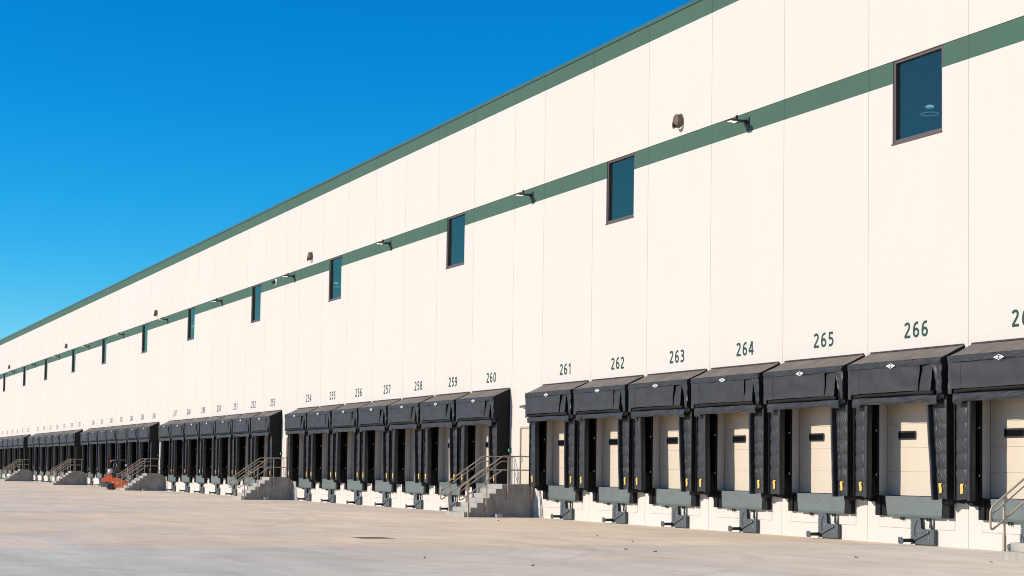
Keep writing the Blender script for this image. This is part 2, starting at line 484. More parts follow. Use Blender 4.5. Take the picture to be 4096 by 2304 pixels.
# ------------------------------------------------------------------ warehouse
wh = empty('warehouse', (0, 0, 0))
tag(wh, 'long cream concrete warehouse with two green bands and a row of numbered dock doors', 'warehouse')
TH = .245
def grid_panel(xs_, zs_, cell):
    """cell(i, j) -> None for an opening, or (material index, recess)"""
    b = MB(); nx, nz_ = len(xs_) - 1, len(zs_) - 1
    def dep(i, j):
        if i < 0 or j < 0 or i >= nx or j >= nz_: return TH
        c_ = cell(i, j)
        return TH if c_ is None else c_[1]
    for j in range(nz_):
        for i in range(nx):
            c_ = cell(i, j)
            if c_ is None: continue
            mi, d = c_
            x0, x1, z0, z1 = xs_[i], xs_[i + 1], zs_[j], zs_[j + 1]
            b.face([(x0, d, z0), (x1, d, z0), (x1, d, z1), (x0, d, z1)], mi)
            b.face([(x1, TH, z0), (x0, TH, z0), (x0, TH, z1), (x1, TH, z1)], mi)
            e = dep(i - 1, j)
            if e > d: b.face([(x0, e, z0), (x0, d, z0), (x0, d, z1), (x0, e, z1)], mi)
            e = dep(i + 1, j)
            if e > d: b.face([(x1, d, z0), (x1, e, z0), (x1, e, z1), (x1, d, z1)], mi)
            e = dep(i, j - 1)
            if e > d: b.face([(x0, e, z0), (x1, e, z0), (x1, d, z0), (x0, d, z0)], mi)
            e = dep(i, j + 1)
            if e > d: b.face([(x0, d, z1), (x1, d, z1), (x1, e, z1), (x0, e, z1)], mi)
    return b
G = .008
REC = .022
panel_mesh = {}
def panel(kind, w_, win):
    key = (kind, round(w_, 3), win)
    if key in panel_mesh: return panel_mesh[key]
    h = w_ / 2
    zs_ = [0, 1.2, 4.25, WIN_B, STRB, STRT, ROOFB, 16.56]
    if kind == 'dock':
        xs_ = [-h + G, -1.485] + ([-.965, 1.005] if win else []) + [1.485, h - G]
    elif kind == 'door':
        xs_ = [-h + G, -.535, .535, h - G]; zs_[2] = 3.40
    else:
        xs_ = [-h + G, h - G]
    nx = len(xs_) - 1
    def cell(i, j):
        if kind == 'dock' and j == 1 and 0 < i < nx - 1: return None
        if kind == 'door' and j == 1 and i == 1: return None
        if win and j in (3, 4) and i == 2: return None
        if j == 6: return (1, 0)
        if j == 4: return (1, REC)
        return (0, 0)
    panel_mesh[key] = grid_panel(xs_, zs_, cell).mesh('wall_panel', [MAT['wall'], MAT['band']])
    return panel_mesh[key]
for x0, x1, kind, num in panels:
    win = kind == 'dock' and (num - 226) % 7 in (1, 5)
    place('wall_panel', panel(kind, x1 - x0, win), wh, ((x0 + x1) / 2, 0, 0))
# joint sealant between panels
sm = MB()
for z0, z1, y0, mi in ((0, STRB, .003, 0), (STRB, STRT, .026, 1), (STRT, ROOFB, .003, 0), (ROOFB, 16.5, .004, 1)): sm.box(-.0125, .0125, y0, .06, z0, z1, mi)
sm = sm.mesh('joint_sealant', [MAT['seal'], pmat('dark_green_sealant', (.02, .045, .032), .8, .05, 3)])
for x in sorted({round(p_[0], 4) for p_ in panels} | {round(X_MAX, 4)}): place('joint_sealant', sm, wh, (x, 0, 0))
# coping along the parapet
cm = MB()
cm.prism([(-.032, 16.535), (-.032, 16.66), (TH + .04, 16.68), (TH + .04, 16.5), (TH + .03, 16.5), (TH + .03, 16.562), (-.02, 16.562), (-.02, 16.535)], 'x', .002, 3.046)
cm = cm.mesh('coping', MAT['coping'])
x = X_MIN
while x < X_MAX:
    place('coping', cm, wh, (x, 0, random.uniform(-.004, .004))); x += 3.048
# body behind the front wall
MB().box(X_MIN, X_MAX, TH + .002, 70, 15.3, 15.6).build('roof', MAT['roofing'], wh)
MB().box(X_MIN, X_MAX, 70.002, 70.25, 0, 16.3).build('back_wall', MAT['wall'], wh)
MB().box(X_MAX + .002, X_MAX + .25, 0, 70.25, 0, 16.3).build('end_wall', MAT['wall'], wh)
MB().box(X_MIN - .25, X_MIN - .002, 0, 70.25, 0, 16.3).build('end_wall', MAT['wall'], wh)
MB().box(X_MIN, X_MAX, TH + .05, 70, 0, DOCK - .02).build('interior_floor', MAT['inside'], wh)

# windows
fm = MB()
wx0, wx1, wz0, wz1 = -.965, 1.005, WIN_B, STRT
fy0, fy1, ft = .045, .16, .075
fm.box(wx0 + .004, wx0 + ft, fy0, fy1, wz0 + .004, wz1 - .004)
fm.box(wx1 - ft, wx1 - .004, fy0, fy1, wz0 + .004, wz1 - .004)
fm.box(wx0 + ft, wx1 - ft, fy0 + .001, fy1 - .001, wz1 - ft, wz1 - .0045)
fm.box(wx0 + ft, wx1 - ft, fy0 + .001, fy1 - .001, wz0 + .0045, wz0 + ft + .02)
fm.box(wx0 - .02, wx1 + .01, -.03, fy0 - .002, wz0 - .03, wz0 - .002)
fmesh = fm.mesh('window_frame', MAT['bronze'])
gmsh = MB(); gmsh.box(wx0 + ft - .005, wx1 - ft + .005, .12, .128, wz0 + ft, wz1 - ft + .005)
gmesh = gmsh.mesh('pane', MAT['glass'])
for num, xc in docks.items():
    if (num - 226) % 7 in (1, 5):
        f_ = place('window', fmesh, wh, (xc, 0, 0))
        place('pane', gmesh, f_)

# sectional dock doors
sec = MB()
sec.box(-1.47, 1.47, .245, .29, 0, .604)
for q in range(1, 6):                                     # pressed ribs on each section
    sec.box(-1.468, 1.468, .2425, .246, .604 * q / 6 - .004, .604 * q / 6 + .004)
sec = sec.mesh('door_section', MAT['door'])
trk = MB()
for s_ in (-1, 1): trk.box(s_ * 1.50, s_ * 1.56, .26, .36, 1.2, 4.25)
trk.box(-1.56, 1.56, .26, .36, 4.26, 4.33)
trk = trk.mesh('dock_door', MAT['darksteel'])
dw = MB()
def rrect(x0, x1, z0, z1, r_, n_=4):
    out = []
    for cx, cz, a0 in ((x1 - r_, z1 - r_, 0), (x0 + r_, z1 - r_, 90), (x0 + r_, z0 + r_, 180), (x1 - r_, z0 + r_, 270)):
        for q in range(n_ + 1):
            a = R(a0 + 90 * q / n_); out.append((cx + r_ * math.cos(a), cz + r_ * math.sin(a)))
    return out
oo, ii = rrect(-.996, -.284, 2.645, 2.868, .045), rrect(-.955, -.325, 2.685, 2.828, .025)
for q in range(len(oo)):
    w2 = (q + 1) % len(oo)
    dw.face([(oo[q][0], .225, oo[q][1]), (oo[w2][0], .225, oo[w2][1]), (ii[w2][0], .225, ii[w2][1]), (ii[q][0], .225, ii[q][1])])
    dw.face([(oo[q][0], .245, oo[q][1]), (oo[w2][0], .245, oo[w2][1]), (oo[w2][0], .225, oo[w2][1]), (oo[q][0], .225, oo[q][1])])
    dw.face([(ii[w2][0], .24, ii[w2][1]), (ii[q][0], .24, ii[q][1]), (ii[q][0], .225, ii[q][1]), (ii[w2][0], .225, ii[w2][1])])
dw.face([(p_[0], .2395, p_[1]) for p_ in ii], 1)
m, n, l, p = nodes_of('dark_door_window')
p.inputs['Base Color'].default_value = (.006, .006, .007, 1); p.inputs['Roughness'].default_value = .15
dw = dw.mesh('door_window', [MAT['blackframe'], m])
# infill panel around the leveler pit, proud of the wall by a few millimetres
inf = MB(); inf.box(-1.487, 1.487, -.005, -.0005, .412, 1.19)
inf = inf.mesh('pit_infill_panel', MAT['wall'])
pj = MB(); pj.box(-1.499, -1.4885, -.003, -.0005, .40, 1.19); pj.box(1.4885, 1.499, -.003, -.0005, .40, 1.19); pj.box(-1.4885, 1.4885, -.003, -.0005, .40, .4105)
pj = pj.mesh('pit_joint', MAT['seal'])
for num, xc in docks.items():
    d_ = place('dock_door', trk, wh, (xc, 0, 0))
    for q in range(5): place('door_section', sec, d_, (0, 0, 1.222 + .609 * q))
    place('door_window', dw, d_)
    place('pit_infill_panel', inf, wh, (xc, 0, 0)); place('pit_joint', pj, wh, (xc, 0, 0))

# personnel doors in the narrow bays
pdm = MB(); pdm.box(-.455, .455, .03, .075, 1.232, 3.335)
pdm = pdm.mesh('personnel_door', MAT['door'])
pf = MB()
pf.box(-.53, -.46, -.012, .10, 1.225, 3.395); pf.box(.46, .53, -.012, .10, 1.225, 3.395); pf.box(-.46, .46, -.011, .099, 3.34, 3.394)
pf = pf.mesh('door_frame', MAT['doorframe'])
ph = MB(); ph.box(-.42, -.35, .012, .029, 2.05, 2.33); ph.tube([(-.385, .012, 2.16), (-.385, -.04, 2.16), (-.27, -.04, 2.16)], .011, 8); ph.box(-.40, -.37, .004, .012, 2.26, 2.29)
ph = ph.mesh('handle', MAT['steel'])
for x0, x1, a, b in door_bays:
    xc = (x0 + x1) / 2 + .09
    q = place('personnel_door', pdm, wh, (xc - .09, 0, 0)); place('door_frame', pf, q); place('handle', ph, q)

# painted bay numbers, drawn as strokes
def arc(cx, cy, rx, ry, a0, a1, n_=18):
    return [(cx + rx * math.cos(R(a0 + (a1 - a0) * i / n_)), cy + ry * math.sin(R(a0 + (a1 - a0) * i / n_))) for i in range(n_ + 1)]
def smooth(pts, it=2):
    for _ in range(it):
        out = [pts[0]]
        for a, b in zip(pts, pts[1:]):
            out += [(.75 * a[0] + .25 * b[0], .75 * a[1] + .25 * b[1]), (.25 * a[0] + .75 * b[0], .25 * a[1] + .75 * b[1])]
        pts = out + [pts[-1]]
    return pts
SIX = [smooth([(.55, .905), (.46, .92), (.32, .90), (.19, .78), (.125, .56), (.12, .31)]), arc(.345, .31, .225, .2275, 0, 360, 28)]
GLYPH = {
    '0': [arc(.33, .5, .24, .4175, 0, 360, 32)],
    '1': [[(.40, 0), (.40, 1)], [(.425, .955), (.13, .735)]],
    '2': [smooth([(.075, .80), (.16, .89), (.30, .93), (.46, .90), (.53, .76), (.49, .60), (.34, .40), (.12, .14), (.085, .0825)]), [(.045, .0825), (.62, .0825)]],
    '3': [smooth([(.085, .86), (.20, .92), (.36, .925), (.50, .86), (.51, .70), (.42, .57), (.20, .535)]), smooth([(.20, .535), (.44, .51), (.56, .38), (.53, .18), (.36, .08), (.19, .08), (.065, .13)])],
    '4': [[(.43, .98), (.06, .29)], [(.02, .28), (.66, .28)], [(.47, 0), (.47, 1)]],
    '5': [[(.555, .9175), (.10, .9175)], [(.18, .9175), (.15, .53)], smooth([(.135, .52), (.26, .58), (.42, .56), (.54, .42), (.54, .25), (.42, .11), (.26, .075), (.09, .115)])],
    '6': SIX,
    '7': [[(.05, .9175), (.62, .9175)], [(.545, .93), (.21, 0)]],
    '8': [arc(.33, .72, .205, .195, 0, 360, 26), arc(.33, .30, .24, .2175, 0, 360, 28)],
    '9': [[(.66 - a, 1 - b) for a, b in s_] for s_ in SIX],
}
def stroke(mb, pts, t, fx, y, mi=0):
    n_ = len(pts); L_, R_ = [], []
    closed = math.dist(pts[0], pts[-1]) < 1e-6
    for i in range(n_):
        a = pts[i - 1] if i else (pts[-2] if closed else pts[0]); b = pts[i + 1] if i < n_ - 1 else (pts[1] if closed else pts[-1])
        dx, dy = b[0] - a[0], b[1] - a[1]; k = math.hypot(dx, dy) or 1
        nx, ny = -dy / k * t / 2, dx / k * t / 2
        L_.append(fx(pts[i][0] + nx, pts[i][1] + ny, y)); R_.append(fx(pts[i][0] - nx, pts[i][1] - ny, y))
    for i in range(n_ - 1): mb.face([R_[i], R_[i + 1], L_[i + 1], L_[i]], mi)
NH, NA = .402, .338
digit_mesh = {}
for ch, strokes in GLYPH.items():
    b = MB()
    for st, s_ in enumerate(strokes):
        stroke(b, s_, .172, lambda px, py, y: (-.135 + px * NH, y, 5.208 + py * NH), -.003 - .0004 * st)
    digit_mesh[ch] = b.mesh('digit', MAT['number'])
for num, xc in docks.items():
    t = empty('bay_number', (xc, 0, 0)); t.parent = wh
    t['label'] = 'dark green number %d painted on the cream wall' % num
    for di, ch in enumerate(str(num)): place('digit', digit_mesh[ch], t, ((di - 1) * NA, 0, 0))

# ------------------------------------------------------------------ dock shelters
def make_shelter_parts(v):
    rnd = random.Random(100 + v)
    o3 = rnd.uniform(0, 50)
    parts = {}
    hw = 1.855
    # side panels
    side = MB()
    prof = [(-.005, 4.88), (-.695, 4.555), (-.685, 3.72), (-.545, 3.70), (-.535, 1.18), (-.005, 1.06)]
    side.prism(prof, 'x', 0, .03)
    parts['side_panel'] = [(side.mesh('side_panel', MAT['vinyl_dark']), (-hw, 0, 0)), (side.mesh('side_panel', MAT['vinyl_dark']), (hw - .03, 0, 0))]
    # top cover with light ripples
    sag = rnd.uniform(.0, .012)
    top = MB()
    rip = rnd.uniform(.001, .005)
    def ftop(u, w_):
        x = -hw + 2 * hw * u
        y = -.004 - .712 * w_
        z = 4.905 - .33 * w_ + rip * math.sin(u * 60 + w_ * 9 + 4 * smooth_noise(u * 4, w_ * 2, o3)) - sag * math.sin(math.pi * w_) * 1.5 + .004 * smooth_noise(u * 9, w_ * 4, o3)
        return (x, y, z)
    top.sheet(90, 8, ftop)
    top.sheet(30, 3, lambda u, w_: (hw - 2 * hw * u, -.004 - .712 * w_, 4.88 - .33 * w_))
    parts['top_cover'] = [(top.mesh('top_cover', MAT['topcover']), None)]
    fl = MB(); fl.box(-hw + .01, hw - .04, -.03, -.001, 4.895, 4.935)
    fl.box(-hw + rnd.uniform(.05, .4), hw - rnd.uniform(.1, .5), -.05, -.031, 4.896, 4.906)
    parts['flashing_strip'] = [(fl.mesh('flashing_strip', MAT['flash']), None)]
    # backing of the head
    hb = MB(); hb.box(-hw + .032, hw - .032, -.60, -.56, 3.60, 4.55)
    parts['head_frame'] = [(hb.mesh('head_frame', MAT['vinyl_dark']), None)]
    sb = []
    for s_ in (-1, 1):
        b = MB(); b.box(s_ * 1.822, s_ * 1.478, -.075, -.006, 1.22, 4.6); sb.append((b.mesh('side_board', MAT['vinyl_dark']), None))
    parts['side_board'] = sb
    # front band under the top edge
    dip = [rnd.uniform(-.012, .012) for _ in range(4)]
    def fband(u, w_):
        x = -hw - .02 + (2 * hw + .01) * u
        wr = .016 * smooth_noise(u * 26 + w_ * 6, w_ * 2.5, o3) + .009 * smooth_noise(u * 60 + w_ * 14, w_ * 3, o3 + 9)
        edge = max(0, abs(u - .5) * 2 - .72) / .28
        y = -.722 + wr * (1 + 1.3 * edge) - .006 * math.sin(math.pi * w_)
        z = 4.585 - .155 * w_ + .012 * smooth_noise(u * 5, 1, o3) + dip[int(min(3, u * 4))] * .15 - .012 * math.sin(u * math.pi) * (1 - w_)
        return (x, y, z)
    bd = MB(); bd.sheet(110, 8, fband)
    bd.sheet(12, 2, lambda u, w_: (-hw - .02 + (2 * hw + .01) * u, -.722 + .03 * w_, 4.585 + .008 * w_))
    for xe in (-hw - .02, hw - .01): bd.face([(xe, -.722, 4.43), (xe, -.62, 4.43), (xe, -.62, 4.585), (xe, -.722, 4.585)])
    parts['front_band'] = [(bd.mesh('front_band', MAT['vinyl']), None)]
    # hanging head curtain: the main flap and the narrow pleat beside it
    xs_ = 1.0 + rnd.uniform(-.07, .07); sk = rnd.uniform(-.10, -.02); bul = rnd.uniform(-.01, .03)
    def fmain(u, w_):
        xr_ = xs_ + sk * w_ + .015 * math.sin(w_ * 5 + o3)
        x = -1.75 + (xr_ + 1.75) * u
        y = -.700 - .022 * w_ - bul * math.sin(math.pi * u) * w_ + .03 * smooth_noise(u * 3.6, w_ * 1.8, o3) + (.035 * max(0, u - .90) / .10) * w_
        z = 4.44 - (.635 + .012 * smooth_noise(u * 3, 5, o3)) * w_
        return (x, y, z)
    mf = MB(); mf.sheet(44, 14, fmain)
    mf.sheet(8, 4, lambda u, w_: (fmain(u, w_)[0], fmain(u, w_)[1] + .012, fmain(u, w_)[2]))
    def fst(u, w_):
        q = fmain(.12 * u, w_); return (q[0], q[1] - .006, q[2] - .012 * w_)
    mf.sheet(6, 10, fst)
    parts['head_curtain'] = [(mf.mesh('head_curtain', MAT['vinyl_dull']), None)]
    tw = rnd.uniform(.04, .075)
    def fple(u, w_):
        x = xs_ + .03 + sk * .5 * w_ + (.455 - .02 * w_) * u + .02 * math.sin(w_ * 6 + o3) * (1 - u)
        y = -.700 + tw * (1 - u) * (1.0 - .7 * w_) - .018 * w_ + .01 * smooth_noise(u * 2, w_ * 3, o3 + 3)
        z = 4.435 - (.63 + .02 * u) * w_
        return (x, y, z)
    pl = MB(); pl.sheet(14, 16, fple)
    parts['pleat'] = [(pl.mesh('pleat', MAT['vinyl_dull']), None)]
    # corner strips
    def fcl(u, w_):
        return (-1.872 + (.15 - .06 * w_) * u + .01 * w_, -.712 + .012 * smooth_noise(u * 3, w_ * 4, o3 + 7) + .03 * u * w_, 4.44 - .76 * w_)
    cl = MB(); cl.sheet(6, 18, fcl)
    tri = rnd.uniform(.5, .8)
    def fcr(u, w_):
        x0 = 1.50 + (tri * .30) * w_
        return (x0 + (1.848 - x0) * u + .012 * smooth_noise(u, w_ * 5, o3), -.706 + .028 * smooth_noise(u * 3, w_ * 4, o3 + 11) + .03 * (1 - u) * w_, 4.44 - .72 * w_)
    cr_ = MB(); cr_.sheet(10, 20, fcr)
    parts['corner_strip'] = [(cl.mesh('corner_strip', MAT['vinyl']), None), (cr_.mesh('corner_strip', MAT['vinyl']), None)]
    # padded roll
    def rollp(t): return (-1.69 + 3.2 * t, -.625 + .008 * smooth_noise(t * 4, 2, o3), 3.752 + .018 * smooth_noise(t * 3, 0, o3) + .014 * math.sin(t * math.pi) )
    rl = MB(); rl.tube([rollp(i / 30) for i in range(31)], .062, 12)
    parts['padded_roll'] = [(rl.mesh('padded_roll', MAT['vinyl_dark']), None)]
    # lower band with drooping end tabs
    tl = rnd.uniform(-.035, .03); lz = rnd.uniform(-.03, .015)
    def flow(u, w_):
        x = -1.705 + 3.37 * u
        tab = 1 if (u < .10 or u > .885) else 0
        wr = .026 * smooth_noise(u * 8 + w_ * 2, w_ * 2.2, o3 + 20) + .013 * smooth_noise(u * 24 + w_ * 6, w_ * 3, o3 + 21)
        return (x, -.688 + wr - .02 * math.sin(w_ * math.pi), 3.680 - (.160 + .055 * tab) * w_ + .02 * smooth_noise(u * 3, 3, o3) + (tl * (u - .5) + lz) * w_)
    lb = MB(); lb.sheet(90, 10, flow)
    lb.sheet(90, 1, lambda u, w_: (flow(u, 1 - w_)[0], flow(u, 1)[1] + .06 * w_, flow(u, 1)[2]))
    def fend(u, w_): return (1.67 + .05 * u - .02 * w_, -.69 + .09 * u + .02 * smooth_noise(u * 3, w_ * 4, o3 + 4), 3.98 - .42 * w_)
    lb.sheet(6, 12, fend)
    parts['lower_band'] = [(lb.mesh('lower_band', MAT['vinyl']), None)]
    # quilted side curtains
    def quilt(xa_t, xa_b, xb_t, xb_b, mir, seed):
        zt, zb = 3.72, 1.172
        def fn(u, w_):
            z = zt + (zb - zt) * w_
            z += .012 * math.sin(u * 5 + seed) * (1 if w_ > .98 else 0)
            xa = xa_t + (xa_b - xa_t) * w_; xb = xb_t + (xb_b - xb_t) * w_
            x = xa + (xb - xa) * u
            s = (zt - z) / .365
            fr_ = s - math.floor(s); cellid = math.floor(s)
            puff = (math.sin(math.pi * fr_) ** .5) * .016
            if s > 6.1: puff = .012
            ph_ = ((x * 17 + fr_ * 1.1 if mir > 0 else -x * 16 + fr_ * 2.6) + .8 * smooth_noise(x * 2, z * 2, seed)) * 2 * math.pi * .85 + cellid * 1.7
            wr = (.0075 if mir > 0 else .0052) * math.sin(ph_) * min(1, fr_ * 4, (1 - fr_) * 4) * (.6 + smooth_noise(x * 3, z * 3, seed + 8)) + .006 * smooth_noise(x * 9, z * 6, seed) + .0035 * smooth_noise(x * 26, z * 9, seed + 2)
            vs_ = .010 * math.exp(-((u - .68) / .03) ** 2) if mir > 0 else .010 * math.exp(-((u - .28) / .03) ** 2)
            return (x, -.488 - puff - wr + vs_ - .02 * math.sin(math.pi * u), z)
        b = MB(); b.sheet(30, 120, fn)
        return b.mesh('side_curtain', MAT['vinyl'])
    lean = rnd.uniform(-.06, .14); lean2 = rnd.uniform(.02, .18)
    lt, lbm = -1.27 + lean * .5, -1.23 - lean
    rt_, rb_ = 1.26 - lean2 * .2, 1.28 + lean2
    parts['side_curtain'] = [(quilt(-1.824, -1.824, lt, lbm, 1, o3), None), (quilt(rt_, rb_, 1.824, 1.824, -1, o3 + 30), None)]
    # padded leading edges of the curtains
    def fin(xt, xb, wd, seed):
        b = MB(); n_ = 26
        def ring(i):
            w_ = i / n_; z = 3.57 + (1.15 - 3.57) * w_
            xc_ = xt + (xb - xt) * w_ + .012 * smooth_noise(w_ * 4, 1, seed)
            o = []
            for k in range(12):
                a = 2 * math.pi * k / 12
                ca, sa = math.cos(a), math.sin(a)
                o.append((xc_ + wd / 2 * math.copysign(abs(ca) ** .6, ca), -.545 - .10 * math.copysign(abs(sa) ** .7, sa), z))
            return o
        rs = [ring(i) for i in range(n_ + 1)]
        bb = len(b.v)
        for r_ in rs: b.v += r_
        for i in range(n_):
            for k in range(12):
                b.f.append((bb + i * 12 + k, bb + i * 12 + (k + 1) % 12, bb + (i + 1) * 12 + (k + 1) % 12, bb + (i + 1) * 12 + k)); b.m.append(0); b.s.append(True)
        b.face(rs[0]); b.face(list(reversed(rs[-1])))
        return b.mesh('curtain_edge', MAT['vinyl'])
    parts['curtain_edge'] = [(fin(lt + .03, lbm + .03, .13, o3), None), (fin(rt_ - .02, rb_ - .02, .085, o3 + 5), None)]
    # draft pads at the bottom corners
    pads = []
    for s_ in (-1, 1):
        b = MB(); dz = rnd.uniform(-.03, .05)
        pr_ = [(s_ * 1.80, 1.50), (s_ * 1.80, 1.10 + dz), (s_ * 1.66, 1.10), (s_ * 1.50, 1.02 + dz), (s_ * 1.43, 1.05), (s_ * 1.42, 1.20), (s_ * 1.52, 1.50), (s_ * 1.56, 1.72)]
        if s_ > 0: pr_ = list(reversed(pr_))
        b.prism(pr_, 'y', -.08, -.34)
        pads.append((b.mesh('draft_pad', MAT['vinyl_dark']), None))
    parts['draft_pad'] = pads
    lab = MB(); lab.box(-1.60, -1.49, -.344, -.3405, 1.30, 1.345, 0); lab.box(-1.60, -1.49, -.344, -.3405, 1.346, 1.37, 1)
    parts['warning_label'] = [(lab.mesh('warning_label', [MAT['white'], MAT['redprint']]), None)]
    tp = []
    for s_, xo in ((-1, -1.56), (1, 1.60)):
        b = MB(); a = rnd.uniform(-.02, .02); bow = rnd.uniform(-.015, .015)
        b.sheet(3, 8, lambda u, w_, a=a, bow=bow, xo=xo: (xo - .045 + .09 * u + a * w_ + bow * math.sin(math.pi * w_), -.552 - .006 * math.sin(6 * w_ + u), 1.55 - .235 * w_))
        b.sheet(3, 8, lambda u, w_, a=a, bow=bow, xo=xo: (xo - .045 + .09 * u + a * w_ + bow * math.sin(math.pi * w_), -.520, 1.55 - .235 * w_))
        tp.append((b.mesh('yellow_tape', MAT['yellow']), None))
    parts['yellow_tape'] = tp
    cp = MB()
    cp.box(-1.53, -1.48, -.10, -.076, 2.86, 2.91)
    cp2 = MB(); cp2.box(-1.53, -1.48, -.10, -.076, 1.72, 1.77)
    parts['clip'] = [(cp.mesh('clip', MAT['steel']), None), (cp2.mesh('clip', MAT['steel']), None)]
    return parts
# diamond badge with lettering across it
badge = MB()
cx_, cz_ = -.05, 4.458
a_, b_ = .18, .062
def dia(k): return [(cx_ - a_ * k, cz_), (cx_, cz_ - b_ * k), (cx_ + a_ * k, cz_), (cx_, cz_ + b_ * k)]
d1, d2 = dia(1.0), dia(.80)
for q in range(4):
    w2 = (q + 1) % 4
    badge.face([(*[d1[q][0]], -.752, d1[q][1]), (d1[w2][0], -.752, d1[w2][1]), (d2[w2][0], -.752, d2[w2][1]), (d2[q][0], -.752, d2[q][1])])
LET = {'R': [[(.1, 0), (.1, 1)], [(.1, .92), (.45, .92), (.55, .72), (.45, .5), (.1, .5)], [(.3, .5), (.6, 0)]], 'I': [[(.15, 0), (.15, 1)]],
       'T': [[(0, .92), (.6, .92)], [(.3, 0), (.3, 1)]], 'E': [[(.1, 0), (.1, 1)], [(.1, .92), (.55, .92)], [(.1, .5), (.5, .5)], [(.1, .08), (.55, .08)]],
       'H': [[(.1, 0), (.1, 1)], [(.55, 0), (.55, 1)], [(.1, .5), (.55, .5)]], '-': [[(.05, .5), (.35, .5)]]}
ADV = {'R': .72, 'I': .34, 'T': .68, 'E': .70, 'H': .74, '-': .46}
txt = 'RITE-HITE'; tot = sum(ADV[c] for c in txt); lx = 0; k_ = .30 / tot; st = 0
for ch in txt:
    for s_ in LET[ch]:
        st += 1
        stroke(badge, s_, .2, lambda px, py, y, lx=lx: (cx_ - .15 + (lx + px) * k_, y, cz_ - .021 + py * .042), -.7535 - .0002 * st)
    lx += ADV[ch]
badge = badge.mesh('badge', MAT['white'])

variants = [make_shelter_parts(v) for v in range(7)]
def far_note(n_):
    return ''
for num in VISIBLE_DOCKS:
    xc = docks[num]
    t = empty('dock_shelter', (xc, 0, 0))
    tag(t, 'black dock shelter %d, %s' % (num, which(num)), 'dock shelter', 'dock shelters along the wall')
    P_ = variants[(num - 261) % 7] if num >= 261 else variants[(num * 3 + num // 7) % 7]
    small = num < 240
    for name, lst in P_.items():
        if small and name in ('clip', 'warning_label'): continue
        for me, loc in lst: place(name, me, t, loc)
    place('badge', badge, t)

# ------------------------------------------------------------------ dock levelers
lip = MB()
ls = [(-1.06, 1.205), (1.20, 1.205), (1.16, .75), (-.975, .75)]
lip.prism(ls, 'y', -.135, -.10)
lip.box(-1.06, 1.20, -.10, .24, 1.19, 1.206)
lip_m = lip.mesh('lip_plate', MAT['leveler'])
edge = MB(); edge.prism([(-.974, .749), (1.159, .749), (1.150, .687), (-.965, .687)], 'y', -.1345, -.1005)
edge_m = edge.mesh('lip_edge', MAT['levelplain'])
bL = MB(); bL.bevbox(-1.480, -1.265, -.135, -.006, .70, 1.215, .012); bL.prism([(-1.262, 1.21), (-1.06, 1.18), (-.99, .69), (-1.262, .70)], 'y', -.085, -.006)
bR = MB(); bR.bevbox(1.215, 1.475, -.155, -.006, .70, 1.215, .012); bR.prism([(1.165, 1.18), (1.212, 1.2), (1.212, .70), (1.165, .71)], 'y', -.085, -.006)
bL_m, bR_m = bL.mesh('bumper', MAT['bumper']), bR.mesh('bumper', MAT['bumper'])
lug = MB()
for s_ in (-.045, .03): lug.prism([(-.02, .69), (-.10, .69), (-.075, .60), (-.02, .62)], 'x', s_, s_ + .018)
lug.box(-.026, .029, -.06, -.03, .63, .66)
lug_m = lug.mesh('lip_lug', MAT['levelplain'])
hole = MB(); hole.lathe([(.016, 0), (.016, .004)], (.02, -.1355, 1.03), (0, -1, 0), 10)
hole_m = hole.mesh('pull_hole', MAT['darksteel'])
for num in VISIBLE_DOCKS:
    t = empty('dock_leveler', (docks[num], 0, 0))
    tag(t, 'grey-green leveler lip %d, %s' % (num, which(num)), 'dock leveler', 'dock levelers below the doors')
    o = place('lip_plate', lip_m, t); place('lip_edge', edge_m, o)
    place('pull_hole', hole_m, o)
    place('bumper', bL_m, t); place('bumper', bR_m, t)
    place('lip_lug', lug_m, t, (-.47, 0, 0)); place('lip_lug', lug_m, t, (.56, 0, 0))

# ------------------------------------------------------------------ vehicle restraints
pl = MB()
outline = [(-.055, .03), (.84, .03), (.84, .405), (.42, .405), (.37, .415), (.345, .445), (.335, .62), (.32, .66), (.29, .685), (.0, .685), (-.035, .67), (-.055, .63)]
# the slotted front plate: built as the outline with the curved slot laid on flat, its inner shade painted black
pl.prism(outline, 'y', -.115, -.095)
pl.box(-.03, .838, -.095, -.012, .032, .06); pl.box(.82, .838, -.094, -.012, .06, .40); pl.box(.36, .838, -.093, -.012, .38, .402); pl.box(-.05, -.03, -.094, -.012, .06, .66)
pl_m = pl.mesh('side_plate', MAT['restraint'])
sl = MB()
sp = []
for i in range(15):
    a = R(-62 + 100 * i / 14 + 90 + 42)
    t = i / 14
    sp.append((.105 + .09 * (t - .45) ** 2 * 4 - .0, .145 + .475 * t))
for i in range(14):
    (xa, za), (xb, zb) = sp[i], sp[i + 1]
    sl.face([(xa - .028, -.1165, za), (xa + .028, -.1165, za), (xb + .028, -.1165, zb), (xb - .028, -.1165, zb)])
sl_m = sl.mesh('curved_slot', MAT['blackframe'])
arm = MB()
ax0, az0, ax1, az1 = .655, .345, .06, .125
dx, dz = ax1 - ax0, az1 - az0; k = math.hypot(dx, dz); nx_, nz_ = -dz / k * .030, dx / k * .030
arm.prism([(ax0 + nx_, az0 + nz_), (ax0 - nx_, az0 - nz_), (ax1 - nx_, az1 - nz_), (ax1 + nx_, az1 + nz_)], 'y', -.150, -.118)
arm_m = arm.mesh('arm', MAT['restraint'])
rod = MB(); rod.tube([(.06, -.12, .115), (.045, -.28, .115), (.03, -.46, .112)], [.05, .046, .042], 10)
rod_m = rod.mesh('hook_rod', MAT['darksteel'])
hd = MB(); hd.prism([(-.06, .20), (-.085, .16), (-.075, .06), (-.04, .03), (.06, .03), (.105, .07), (.12, .12), (.07, .17), (.03, .20)], 'y', -.485, -.455)
hd_m = hd.mesh('hook_head', MAT['restraint'])
